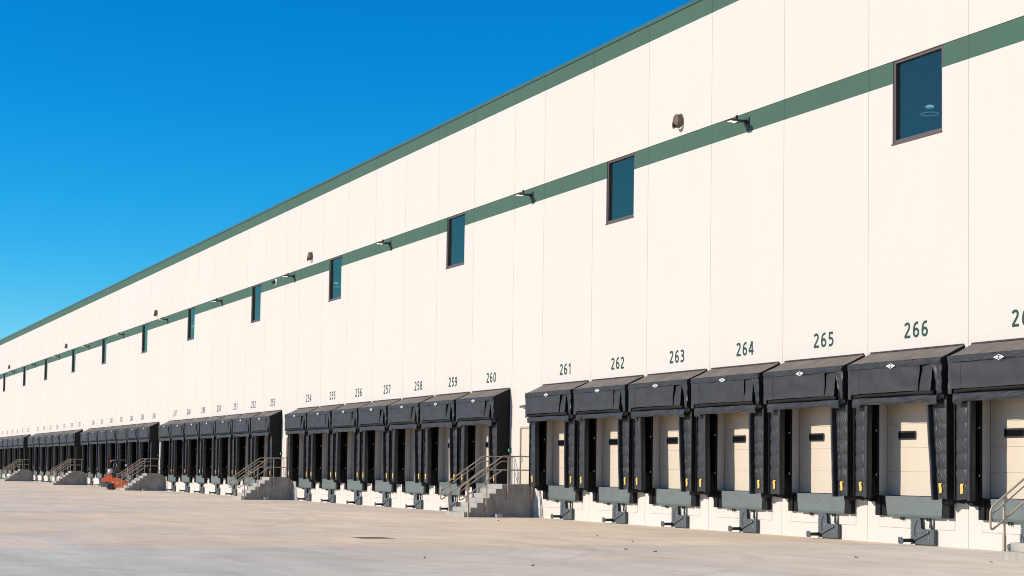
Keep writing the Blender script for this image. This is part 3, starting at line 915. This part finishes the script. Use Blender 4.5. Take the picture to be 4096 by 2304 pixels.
hh = MB(); hh.lathe([(.022, 0), (.022, .005)], (.0, -.4855, .085), (0, -1, 0), 10); hh_m = hh.mesh('hook_hole', MAT['blackframe'])
ro = MB(); ro.lathe([(.028, 0), (.028, .075)], (.06, -.16, .018), (0, 0, 1), 12); ro_m = ro.mesh('roller', MAT['steel'])
bo = MB(); bo.lathe([(.017, 0), (.014, .012)], (0, -.1165, 0), (0, -1, 0), 8); bo_m = bo.mesh('bolt', MAT['steel'])
wd = MB(); wd.prism([(.62, .41), (.70, .41), (.685, .63), (.655, .63)], 'y', -.09, -.05); wd_m = wd.mesh('marker_wedge', MAT['darksteel'])
wd2 = MB(); wd2.box(.70, .745, -.03, -.006, .42, .64); wd2_m = wd2.mesh('conduit_strip', MAT['restraint'])
cp = MB(); cp.lathe([(.036, 0), (.036, .02)], (.655, -.07, .408), (0, 0, 1), 12); cp_m = cp.mesh('wedge_collar', MAT['camwhite'])
for num in VISIBLE_DOCKS:
    t = empty('vehicle_restraint', (docks[num], 0, 0))
    tag(t, 'grey trailer restraint %d, %s' % (num, which(num)), 'trailer restraint', 'trailer restraints along the wall')
    o = place('side_plate', pl_m, t); place('curved_slot', sl_m, o)
    if num >= 240:
        for bx, bz in ((-.02, .24), (-.02, .38), (.27, .24), (.27, .38), (.66, .20), (-.02, .55), (.67, .347)):
            place('bolt', bo_m, o, (bx, -.036 if bx == .67 else 0, bz))
    place('arm', arm_m, t); place('hook_rod', rod_m, t); q = place('hook_head', hd_m, t); place('hook_hole', hh_m, q)
    place('roller', ro_m, t); place('marker_wedge', wd_m, t); place('wedge_collar', cp_m, t); place('conduit_strip', wd2_m, t)

# ------------------------------------------------------------------ stairs with handrails
RISE, RUN = 1.22 / 7, .2515
def make_stairs():
    t = empty('dock_stairs', (0, 0, 0))
    # local x runs 0 (far side) to 1.70 (near side)
    for i in range(7):
        yf = -2.806 + RUN * i
        b = MB()
        yb = -2.806 + RUN * 6 + .001 if i < 6 else -.004
        b.box(.0, 1.70, yf, (-2.806 + RUN * (i + 1)) if i < 6 else -.006, RISE * i if i else -.03, RISE * (i + 1))
        if 0 < i: b.box(.001, 1.699, yf + .0005, (-2.806 + RUN * (i + 1) - .0005) if i < 6 else -.0065, -.03, RISE * i - .0005)
        b.build('step' if i < 6 else 'landing', MAT['stair'], t)
    s = RISE / RUN
    def rail(xr, side):
        b = MB()
        def slope_z(y, z1): return z1 + (y + 1.31) * s
        r_ = .024
        def bend(p0, p1, p2, rad, n_=5):
            p0, p1, p2 = Vector(p0), Vector(p1), Vector(p2)
            a = p1 + (p0 - p1).normalized() * rad; c = p1 + (p2 - p1).normalized() * rad
            return [tuple((1 - q) ** 2 * a + 2 * q * (1 - q) * p1 + q * q * c) for q in [i / n_ for i in range(n_ + 1)]]
        zt, zl = 2.255, 1.75
        yE = -3.03
        ptop = (xr, yE, slope_z(yE, zt)); pbot = (xr, yE, slope_z(yE, zl) + .02)
        path = [(xr, -.02, zt)] + bend((xr, -.02, zt), (xr, -1.31, zt), ptop, .06) + bend((xr, -1.31, zt), ptop, pbot, .13) + bend(ptop, pbot, (xr, -1.31, zl), .13) + bend(pbot, (xr, -1.31, zl), (xr, -.02, zl), .06) + [(xr, -.02, zl)]
        b.tube(path, r_, 10)
        xi = xr - side * .0
        zg = 2.065
        g = [(xi, -1.07, zg)] + bend((xi, -1.07, zg), (xi, -1.36, zg), (xi, yE, zg + (yE + 1.36) * s), .06) + [(xi, yE, zg + (yE + 1.36) * s)]
        b.tube(g, .019, 8)
        o = b.build('railing', MAT['rail'], t)
        for yp, zb, zs_ in ((-2.664, 0, .50), (-1.94, .16, .62), (-1.075, .66, 1.12), (-.105, .66, 1.12)):
            ztop = zt if yp > -1.31 else slope_z(yp, zt)
            q = MB(); q.box(xr - .02, xr + .02, yp - .02, yp + .02, zb, ztop - .015)
            q.box(xr - .03, xr + .03, yp - .03, yp + .03, zb + .001, zs_)
            pst = q.build('post', MAT['rail'], o)
        for yp, zc in ((-1.94, .215), (-1.075, .735), (-.105, .735)):
            q = MB(); xf = 1.70 if side > 0 else 0.0
            q.box(xf + side * .001, xf + side * .012, yp - .09, yp + .09, zc - .10, zc + .10)
            q.box(xf + side * .012, xr, yp - .025, yp + .025, zc - .05, zc + .05)
            for by in (-.065, .065):
                for bz in (-.075, .075): q.box(xf + side * .012, xf + side * .022, yp + by - .01, yp + by + .01, zc + bz - .01, zc + bz + .01)
            q.build('base_plate', MAT['rail'], o)
    rail(1.755, 1); rail(-.055, -1)
    return t
stairs0 = make_stairs()
first = True
bk = MB()
bk.bevbox(-.12, .12, -.135, .135, 0, .10, .02); bk.bevbox(-.13, .13, -.145, .145, .10, .135, .012)
bk_m = bk.mesh('utility_box_lid', pmat('pale_grey_plastic', (.42, .42, .41), .5, .06, 6))
STX = {}
for k in range(-1, 5):
    xf = -24.34 - k * PER
    t = stairs0 if first else copy_tree(stairs0)
    first = False
    t.location = (xf - 1.70, 0, 0)
    a, b = 260 - 7 * k, 261 - 7 * k
    if k == -1:
        tag(t, 'concrete dock stairs with beige handrail at the right edge beside door 267', 'stairs', 'stairs up to the personnel doors')
    else:
        tag(t, 'concrete stairs with beige handrails between doors %d and %d, at the %s row\'s left end' % (a, b, ROW[k]), 'stairs', 'stairs up to the personnel doors')
    if k in (0, 1, 2):
        o = place('utility_box', bk_m, None, (xf + .165, -1.50, 0))
        tag(o, 'small pale grey box on the ground beside the %s row\'s stairs' % ROW[k], 'utility box', 'small boxes beside the stairs')

# ------------------------------------------------------------------ lights and fittings on the wall
def make_wall_lamp():
    t = empty('wall_lamp', (0, 0, 0))
    q = MB(); q.box(-.14, .14, -.03, -.001, -.13, .13); q.build('back_plate', MAT['lampbody'], t)
    q = MB(); q.box(-.035, .035, -.26, -.03, -.02, .05); q.prism([(-.06, -.07), (.06, -.07), (.045, .06), (-.045, .06)], 'y', -.09, -.031); q.build('arm', MAT['lampbody'], t)
    q = MB()
    rings = []
    for yy, w_, h_ in ((-.24, .05, .03), (-.29, .12, .04), (-.38, .165, .045), (-.55, .175, .042), (-.66, .15, .032), (-.725, .08, .018)):
        rings.append([(-w_, yy, -.035), (w_, yy, -.035), (w_, yy, -.035 + h_), (w_ * .6, yy, -.035 + h_ * 1.8), (-w_ * .6, yy, -.035 + h_ * 1.8), (-w_, yy, -.035 + h_)])
    for i in range(len(rings) - 1):
        for j in range(6):
            q.face([rings[i][j], rings[i][(j + 1) % 6], rings[i + 1][(j + 1) % 6], rings[i + 1][j]])
    q.face(rings[0]); q.face(list(reversed(rings[-1])))
    h = q.build('head', MAT['lampbody'], t)
    for y0, y1 in ((-.64, -.55), (-.49, -.40)):
        q = MB(); q.box(-.085, .085, y0, y1, -.042, -.0365); q.build('led_panel', MAT['led'], h)
    q = MB(); q.lathe([(.03, 0), (.03, .05), (.042, .055), (.042, .12), (.03, .13)], (0, -.36, .04), (0, 0, 1), 12); q.build('photocell', MAT['blackframe'], t)
    return t
lamp0 = make_wall_lamp(); first = True
lamp_sites = []
for k in range(0, 6):
    lamp_sites.append((docks[264 - 7 * k] , 'on the green band above dock %d, %s row' % (264 - 7 * k, ROW[k])))
    x0, x1, a, b = door_bays[k]
    lamp_sites.append(((x0 + x1) / 2 + .2, 'above the %s row\'s personnel door beside dock %d' % (ROW[k], b)))
for x, w_ in lamp_sites:
    t = lamp0 if first else copy_tree(lamp0)
    first = False
    t.location = (x, REC, 12.18)
    tag(t, 'lit bronze wall lamp ' + w_, 'wall lamp', 'wall lamps on the green band')

# bronze overflow nozzles
def make_nozzle():
    t = empty('overflow_nozzle', (0, 0, 0))
    q = MB(); q.lathe([(.21, 0), (.21, .012), (.17, .02)], (0, -.001, 0), (0, -1, 0), 24); q.build('flange', MAT['brass'], t)
    q = MB()
    n_ = 24
    rings = []
    for d, rr, drop, fl in ((.0, .19, 0, .10), (.05, .185, .0, .10), (.09, .18, -.01, .10), (.13, .175, -.02, .12), (.16, .178, -.03, .15)):
        rg = []
        for k in range(n_):
            a = 2 * math.pi * k / n_
            cz, cx = math.cos(a), math.sin(a)
            low = max(0, -cz)
            rg.append((cx * rr * (1 + fl * low * 1.2), -.012 - d - fl * low * .35, cz * rr + drop * .3 - fl * low * .75))
        rings.append(rg)
    for i in range(len(rings) - 1):
        for k in range(n_):
            q.face([rings[i][k], rings[i][(k + 1) % n_], rings[i + 1][(k + 1) % n_], rings[i + 1][k]], 0, True)
    inner = [[(x * .97, y + .004, z * .97) for x, y, z in rg] for rg in rings[2:]]
    for i in range(len(inner) - 1):
        for k in range(n_):
            q.face([inner[i + 1][k], inner[i + 1][(k + 1) % n_], inner[i][(k + 1) % n_], inner[i][k]], 0, True)
    q.build('spout', MAT['brass'], t)
    q = MB(); q.lathe([(.165, 0), (.165, .01)], (0, -.15, -.005), (0, -1, -.12), 24); q.build('flap', MAT['brass'], t)
    q = MB(); q.lathe([(.018, -.02), (.018, .02)], (0, -.15, .165), (1, 0, 0), 8); q.build('hinge', MAT['steel'], t)
    return t
noz0 = make_nozzle(); first = True
for x, w_ in ((-13.8, 'above dock 263, nearest and largest'), (-52.19, 'above dock 254, second nearest'), (-89.14, 'between docks 246 and 247, third nearest'), (-127.3, 'above dock 236, second farthest'), (-165.4, 'above dock 228, farthest away')):
    t = noz0 if first else copy_tree(noz0); first = False
    t.location = (x, 0, 12.97)
    tag(t, 'bronze overflow drain nozzle on the cream wall ' + w_, 'drain nozzle', 'overflow nozzles high on the wall')

# dome camera
t = empty('security_camera', (-58.68, REC, 12.19))
tag(t, 'small white ringed security camera on the green band beside a window', 'camera')
q = MB(); q.lathe([(.19, 0), (.19, .05), (.15, .085)], (0, -.001, 0), (0, -1, 0), 20); q.build('mount_ring', MAT['camwhite'], t)
q = MB(); q.lathe([(.13, .085), (.12, .15), (.07, .22), (.04, .25), (.04, .30)], (0, 0, 0), (0, -1, 0), 16); q.build('camera_dome', MAT['blackframe'], t)

# wall packs over the personnel doors
def make_pack():
    t = empty('door_light', (0, 0, 0))
    q = MB()
    q.sheet(10, 6, lambda u, w_: (-.23 + .46 * u, -.03 - .30 * math.sin(w_ * math.pi / 2) * (1 - .35 * (2 * u - 1) ** 2), .09 - .10 * (1 - math.cos(w_ * math.pi / 2))))
    q.box(-.23, .23, -.03, -.001, -.05, .09)
    for s_ in (-1, 1): q.face([(s_ * .23, -.03, .09), (s_ * .23, -.22, -.01), (s_ * .23, -.03, -.05)])
    q.build('hood', MAT['bronze'], t)
    q = MB(); q.box(-.16, .16, -.22, -.04, -.03, -.012); q.build('lens', MAT['camwhite'], t)
    return t
pk0 = make_pack(); first = True
for k, (x0, x1, a, b) in enumerate(door_bays[:5]):
    t = pk0 if first else copy_tree(pk0); first = False
    t.location = ((x0 + x1) / 2 + .12, 0, 4.13)
    tag(t, 'small bronze hooded light above the %s row\'s personnel door left of dock %d' % (ROW[k], b), 'door light', 'hooded lights above the personnel doors')

# green signal lights at the end docks
def make_signal():
    t = empty('signal_light', (0, 0, 0))
    q = MB(); q.box(-.09, .06, -.075, -.001, -.10, .10); q.build('housing', MAT['blackframe'], t)
    q = MB(); q.tube([(-.015 + .034 * math.cos(2 * math.pi * i / 16), -.08, .048 * math.sin(2 * math.pi * i / 16)) for i in range(16)], .009, 6, closed=True)
    q.box(-.002, .03, -.084, -.078, -.062, -.046); q.build('green_ring', MAT['green_led'], t)
    return t
sg0 = make_signal(); first = True
for num in (260, 253, 246):
    t = sg0 if first else copy_tree(sg0); first = False
    t.location = (docks[num] + W / 2 - .02, 0, 2.515)
    tag(t, 'small black signal light glowing green at the right end of the %s row, dock %d' % (ROW[(267 - num) // 7], num), 'signal light', 'green dock signal lights')

# lamps hanging inside, seen through the tinted panes
def make_highbay():
    t = empty('ceiling_lamp', (0, 0, 0))
    q = MB(); q.tube([(.27 * math.cos(2 * math.pi * i / 28), .27 * math.sin(2 * math.pi * i / 28), 0) for i in range(28)], .014, 6, closed=True); q.build('reflector_rim', emat('lit_reflector_rim', (.8, .95, 1), .55), t)
    q = MB(); q.lathe([(.27, .01), (.16, .16), (.12, .2)], (0, 0, 0), (0, 0, 1), 24, cap=False); q.build('reflector', MAT['glass'], t)
    q = MB(); q.lathe([(.03, .18), (.13, .19), (.12, .25), (.04, .28)], (0, 0, 0), (0, 0, 1), 16); q.build('driver_housing', emat('lit_driver_housing', (.85, 1, .98), 1.7), t)
    q = MB(); q.tube([(0, 0, .28), (0, 0, 2.2)], .01, 6); q.build('cord', MAT['darksteel'], t)
    return t
hb0 = make_highbay(); first = True
for (x, y, z), w_ in (((-8.93, 6, 12.86), 'the largest window above bay 266'), ((-66.04, 6, 13.0), 'the fourth nearest window, above dock 255'), ((-102.9, 6, 13.05), 'the sixth nearest window, above dock 248')):
    t = hb0 if first else copy_tree(hb0); first = False
    t.location = (x, y, z)
    tag(t, 'glowing round ceiling lamp seen inside through ' + w_, 'ceiling lamp', 'ceiling lamps inside')

# ------------------------------------------------------------------ forklift
fk = empty('forklift', (-88.5, -3.08, 0), -.42)
tag(fk, 'orange gas forklift with black overhead guard parked behind the stairs at door 246', 'forklift')
b = MB()
b.prism([(-.63, .57), (-.60, .72), (-.30, .98), (-.26, 1.06), (.15, 1.07), (.18, .57)], 'x', -.50, .50)
b.build('counterweight', MAT['orange'], fk)
b = MB(); b.prism([(-.62, .20), (-.62, .56), (-.28, .565), (-.26, .46), (-.30, .20)], 'x', -.48, .48); b.build('rear_bumper', MAT['flgrey'], fk)
b = MB(); b.prism([(.30, .16), (1.2, .16), (1.38, .42), (.64, .87), (.185, .87), (.185, .60), (.26, .50)], 'x', -.52, .52)
body = b.build('chassis', MAT['orange'], fk)
b = MB(); b.box(.5205, .524, .44, .66, .40, .585); b.build('rating_plate', MAT['yellow'], body)
b = MB(); b.prism([(-.58, .86), (-.34, 1.06), (-.30, 1.10), (.16, 1.11), (.17, 1.075), (-.26, 1.065), (-.30, .99)], 'x', -.40, .40); b.build('hood_highlight', MAT['flgrey'], fk)  # grey highlight on the hood's rear top, modelled as a grey piece
b = MB(); b.prism([(.19, .872), (.19, 1.12), (.55, 1.16), (.95, 1.10), (1.02, .72), (.65, .872)], 'x', -.42, .42); b.build('engine_hood', MAT['flblack'], fk)
b = MB(); b.bevbox(-.25, .25, .42, .92, 1.17, 1.27, .03); b.bevbox(-.24, .24, .30, .42, 1.20, 1.66, .03); b.build('seat', MAT['flblack'], fk)
b = MB(); b.lathe([(.05, 0), (.15, .03), (.19, .09), (.19, .66), (.15, .72), (.05, .75)], (-.38, -.05, 1.315), (1, 0, 0), 18); tk = b.build('gas_tank', MAT['tank'], fk)
b = MB(); b.lathe([(.195, 0), (.195, .03)], (-.2, -.05, 1.315), (1, 0, 0), 18, cap=False); b.lathe([(.195, 0), (.195, .03)], (.2, -.05, 1.315), (1, 0, 0), 18, cap=False); b.build('tank_strap', MAT['darksteel'], tk)
for s_ in (-1, 1):
    b = MB(); b.tube([(s_ * .46, .17, 1.08), (s_ * .45, .27, 2.08)], .04, 8); b.build('rear_pillar', MAT['flblack'], fk)
    b = MB(); b.tube([(s_ * .45, .10, 2.10), (s_ * .45, .5, 2.13), (s_ * .45, 1.05, 2.10), (s_ * .46, 1.22, 2.02), (s_ * .47, 1.38, 1.75), (s_ * .48, 1.50, 1.2), (s_ * .48, 1.55, .72)], .04, 8); b.build('front_pillar', MAT['flblack'], fk)
    b = MB(); b.bevbox(s_ * .36 - .07, s_ * .36 + .07, .05, .12, 2.06, 2.14, .01); b.build('tail_lamp', MAT['redlens'], fk)
for i in range(6):
    b = MB(); b.box(-.43, .43, .28 + .15 * i, .33 + .15 * i, 2.10, 2.125); b.build('guard_slat', MAT['flblack'], fk)
b = MB(); b.lathe([(.05, 0), (.055, .09), (.03, .13)], (.30, -.01, 1.96), (0, 0, 1), 12); b.build('beacon', MAT['amber'], fk)
for x_, y_, r_, w_ in ((.48, 0, .255, .17), (-.48, 0, .255, .17), (.50, 1.60, .33, .22), (-.50, 1.60, .33, .22)):
    b = MB(); b.lathe([(r_ * .62, -w_ / 2), (r_ * .93, -w_ / 2), (r_, -w_ / 2 + .03), (r_, w_ / 2 - .03), (r_ * .93, w_ / 2), (r_ * .62, w_ / 2)], (x_, y_, r_), (1, 0, 0), 28, cap=False)
    wl_ = b.build('wheel', MAT['tyre'], fk)
    b = MB(); b.lathe([(r_ * .63, -w_ / 2 + .02), (r_ * .5, -.02), (r_ * .5, .02), (r_ * .63, w_ / 2 - .02)], (x_, y_, r_), (1, 0, 0), 24); b.build('rim', MAT['flblack'], wl_)
b = MB()
for s_ in (-1, 1): b.box(s_ * .30 - .05, s_ * .30 + .05, 1.88, 2.02, .06, 2.12)
b.box(-.30, .30, 1.90, 1.96, 2.04, 2.12); b.box(-.30, .30, 1.90, 1.96, 1.1, 1.18); b.build('mast', MAT['flblack'], fk)
b = MB(); b.box(-.5, .5, 2.03, 2.08, .12, .24); b.box(-.5, .5, 2.03, 2.08, .50, .62); b.build('carriage', MAT['flblack'], fk)
for s_ in (-1, 1):
    b = MB(); b.box(s_ * .28 - .05, s_ * .28 + .05, 2.085, 2.13, .05, .66); b.box(s_ * .28 - .05, s_ * .28 + .05, 2.13, 2.75, .05, .09); b.build('fork', MAT['darksteel'], fk)
b = MB(); b.tube([(.0, 1.30, .9), (0, 1.18, 1.36)], .025, 8); b.tube([(.15 * math.cos(2 * math.pi * i / 16), 1.18 + .05 * math.sin(2 * math.pi * i / 16), 1.38 + .14 * math.sin(2 * math.pi * i / 16)) for i in range(16)], .014, 6, closed=True); b.build('steering_wheel', MAT['flblack'], fk)
b = MB(); b.box(.40, .42, 1.02, 1.13, 1.70, 1.83); b.build('notice_card', MAT['white'], fk)

# ------------------------------------------------------------------ small things on the yard
t = empty('drain_grate', (-7.0, -12.6, 0))
tag(t, 'rusty square drain grate set in the tan concrete', 'drain grate')
q = MB(); h = .43
for a in ((-h, h, -h, -h + .05), (-h, h, h - .05, h), (-h, -h + .05, -h + .05, h - .05), (h - .05, h, -h + .05, h - .05)): q.box(a[0], a[1], a[2], a[3], .001, .005)
q.build('frame', MAT['grate'], t)
q = MB(); q.face([(-h + .05, -h + .05, .002), (h - .05, -h + .05, .002), (h - .05, h - .05, .002), (-h + .05, h - .05, .002)]); q.build('sump', pmat('silted_sump', (.20, .145, .11), .9, .3, 9), t)
gb = MB(); gb.box(-.014, .014, -h + .05, h - .05, .003, .0055); gb = gb.mesh('bar', MAT['grate'])
for i in range(11): place('bar', gb, t, (-.34 + .068 * i, 0, 0))
random.seed(11)
leaf_sites = [(2.02, -14.79, 'nearest the grey slab'), (-7.81, -5.94, 'farthest out from bay 264 near a tyre mark'), (-4.14, -6.88, 'lying alone on the yard before bay 265'), (.47, -8.86, 'curled on the yard in front of bay 266'),
              (-.57, -9.0, 'beside the curled leaf before bay 266'), (4.81, -13.82, 'on the tan slab nearest the camera'), (-20.1, -3.33, 'on the yard in front of the stairs at door 261'), (5.36, -3.92, 'by the right stairs'), (-1.02, -.12, 'against the wall below bay 266'), (3.27, -5.67, 'before bay 267 left of the right-hand stairs')]
for i, (x, y, w_) in enumerate(leaf_sites):
    rz = random.uniform(0, 6); sz = random.uniform(.035, .05)
    b = MB()
    b.sheet(6, 6, lambda u, v: ((u - .5) * sz * 1.8, (v - .5) * sz * max(.05, math.sin(math.pi * min(.98, max(.04, u)))) * 1.1, .004 + .018 * (abs(v - .5) * 2) ** 2 * (.5 + u)))
    o = b.build('dry_leaf', MAT['leaf'], None, (x, y, 0)); o.rotation_euler = (0, 0, rz)
    tag(o, 'small dry brown leaf ' + w_, 'leaf', 'dry leaves on the concrete')
b = MB(); b.lathe([(.004, 0), (.011, .004), (.016, .013), (.012, .023), (.003, .027)], (0, 0, 0), (0, 0, 1), 10)
tag(b.build('pebble', MAT['pebble'], None, (-2.70, -15.13, 0)), 'small white pebble near the drain grate', 'pebble')
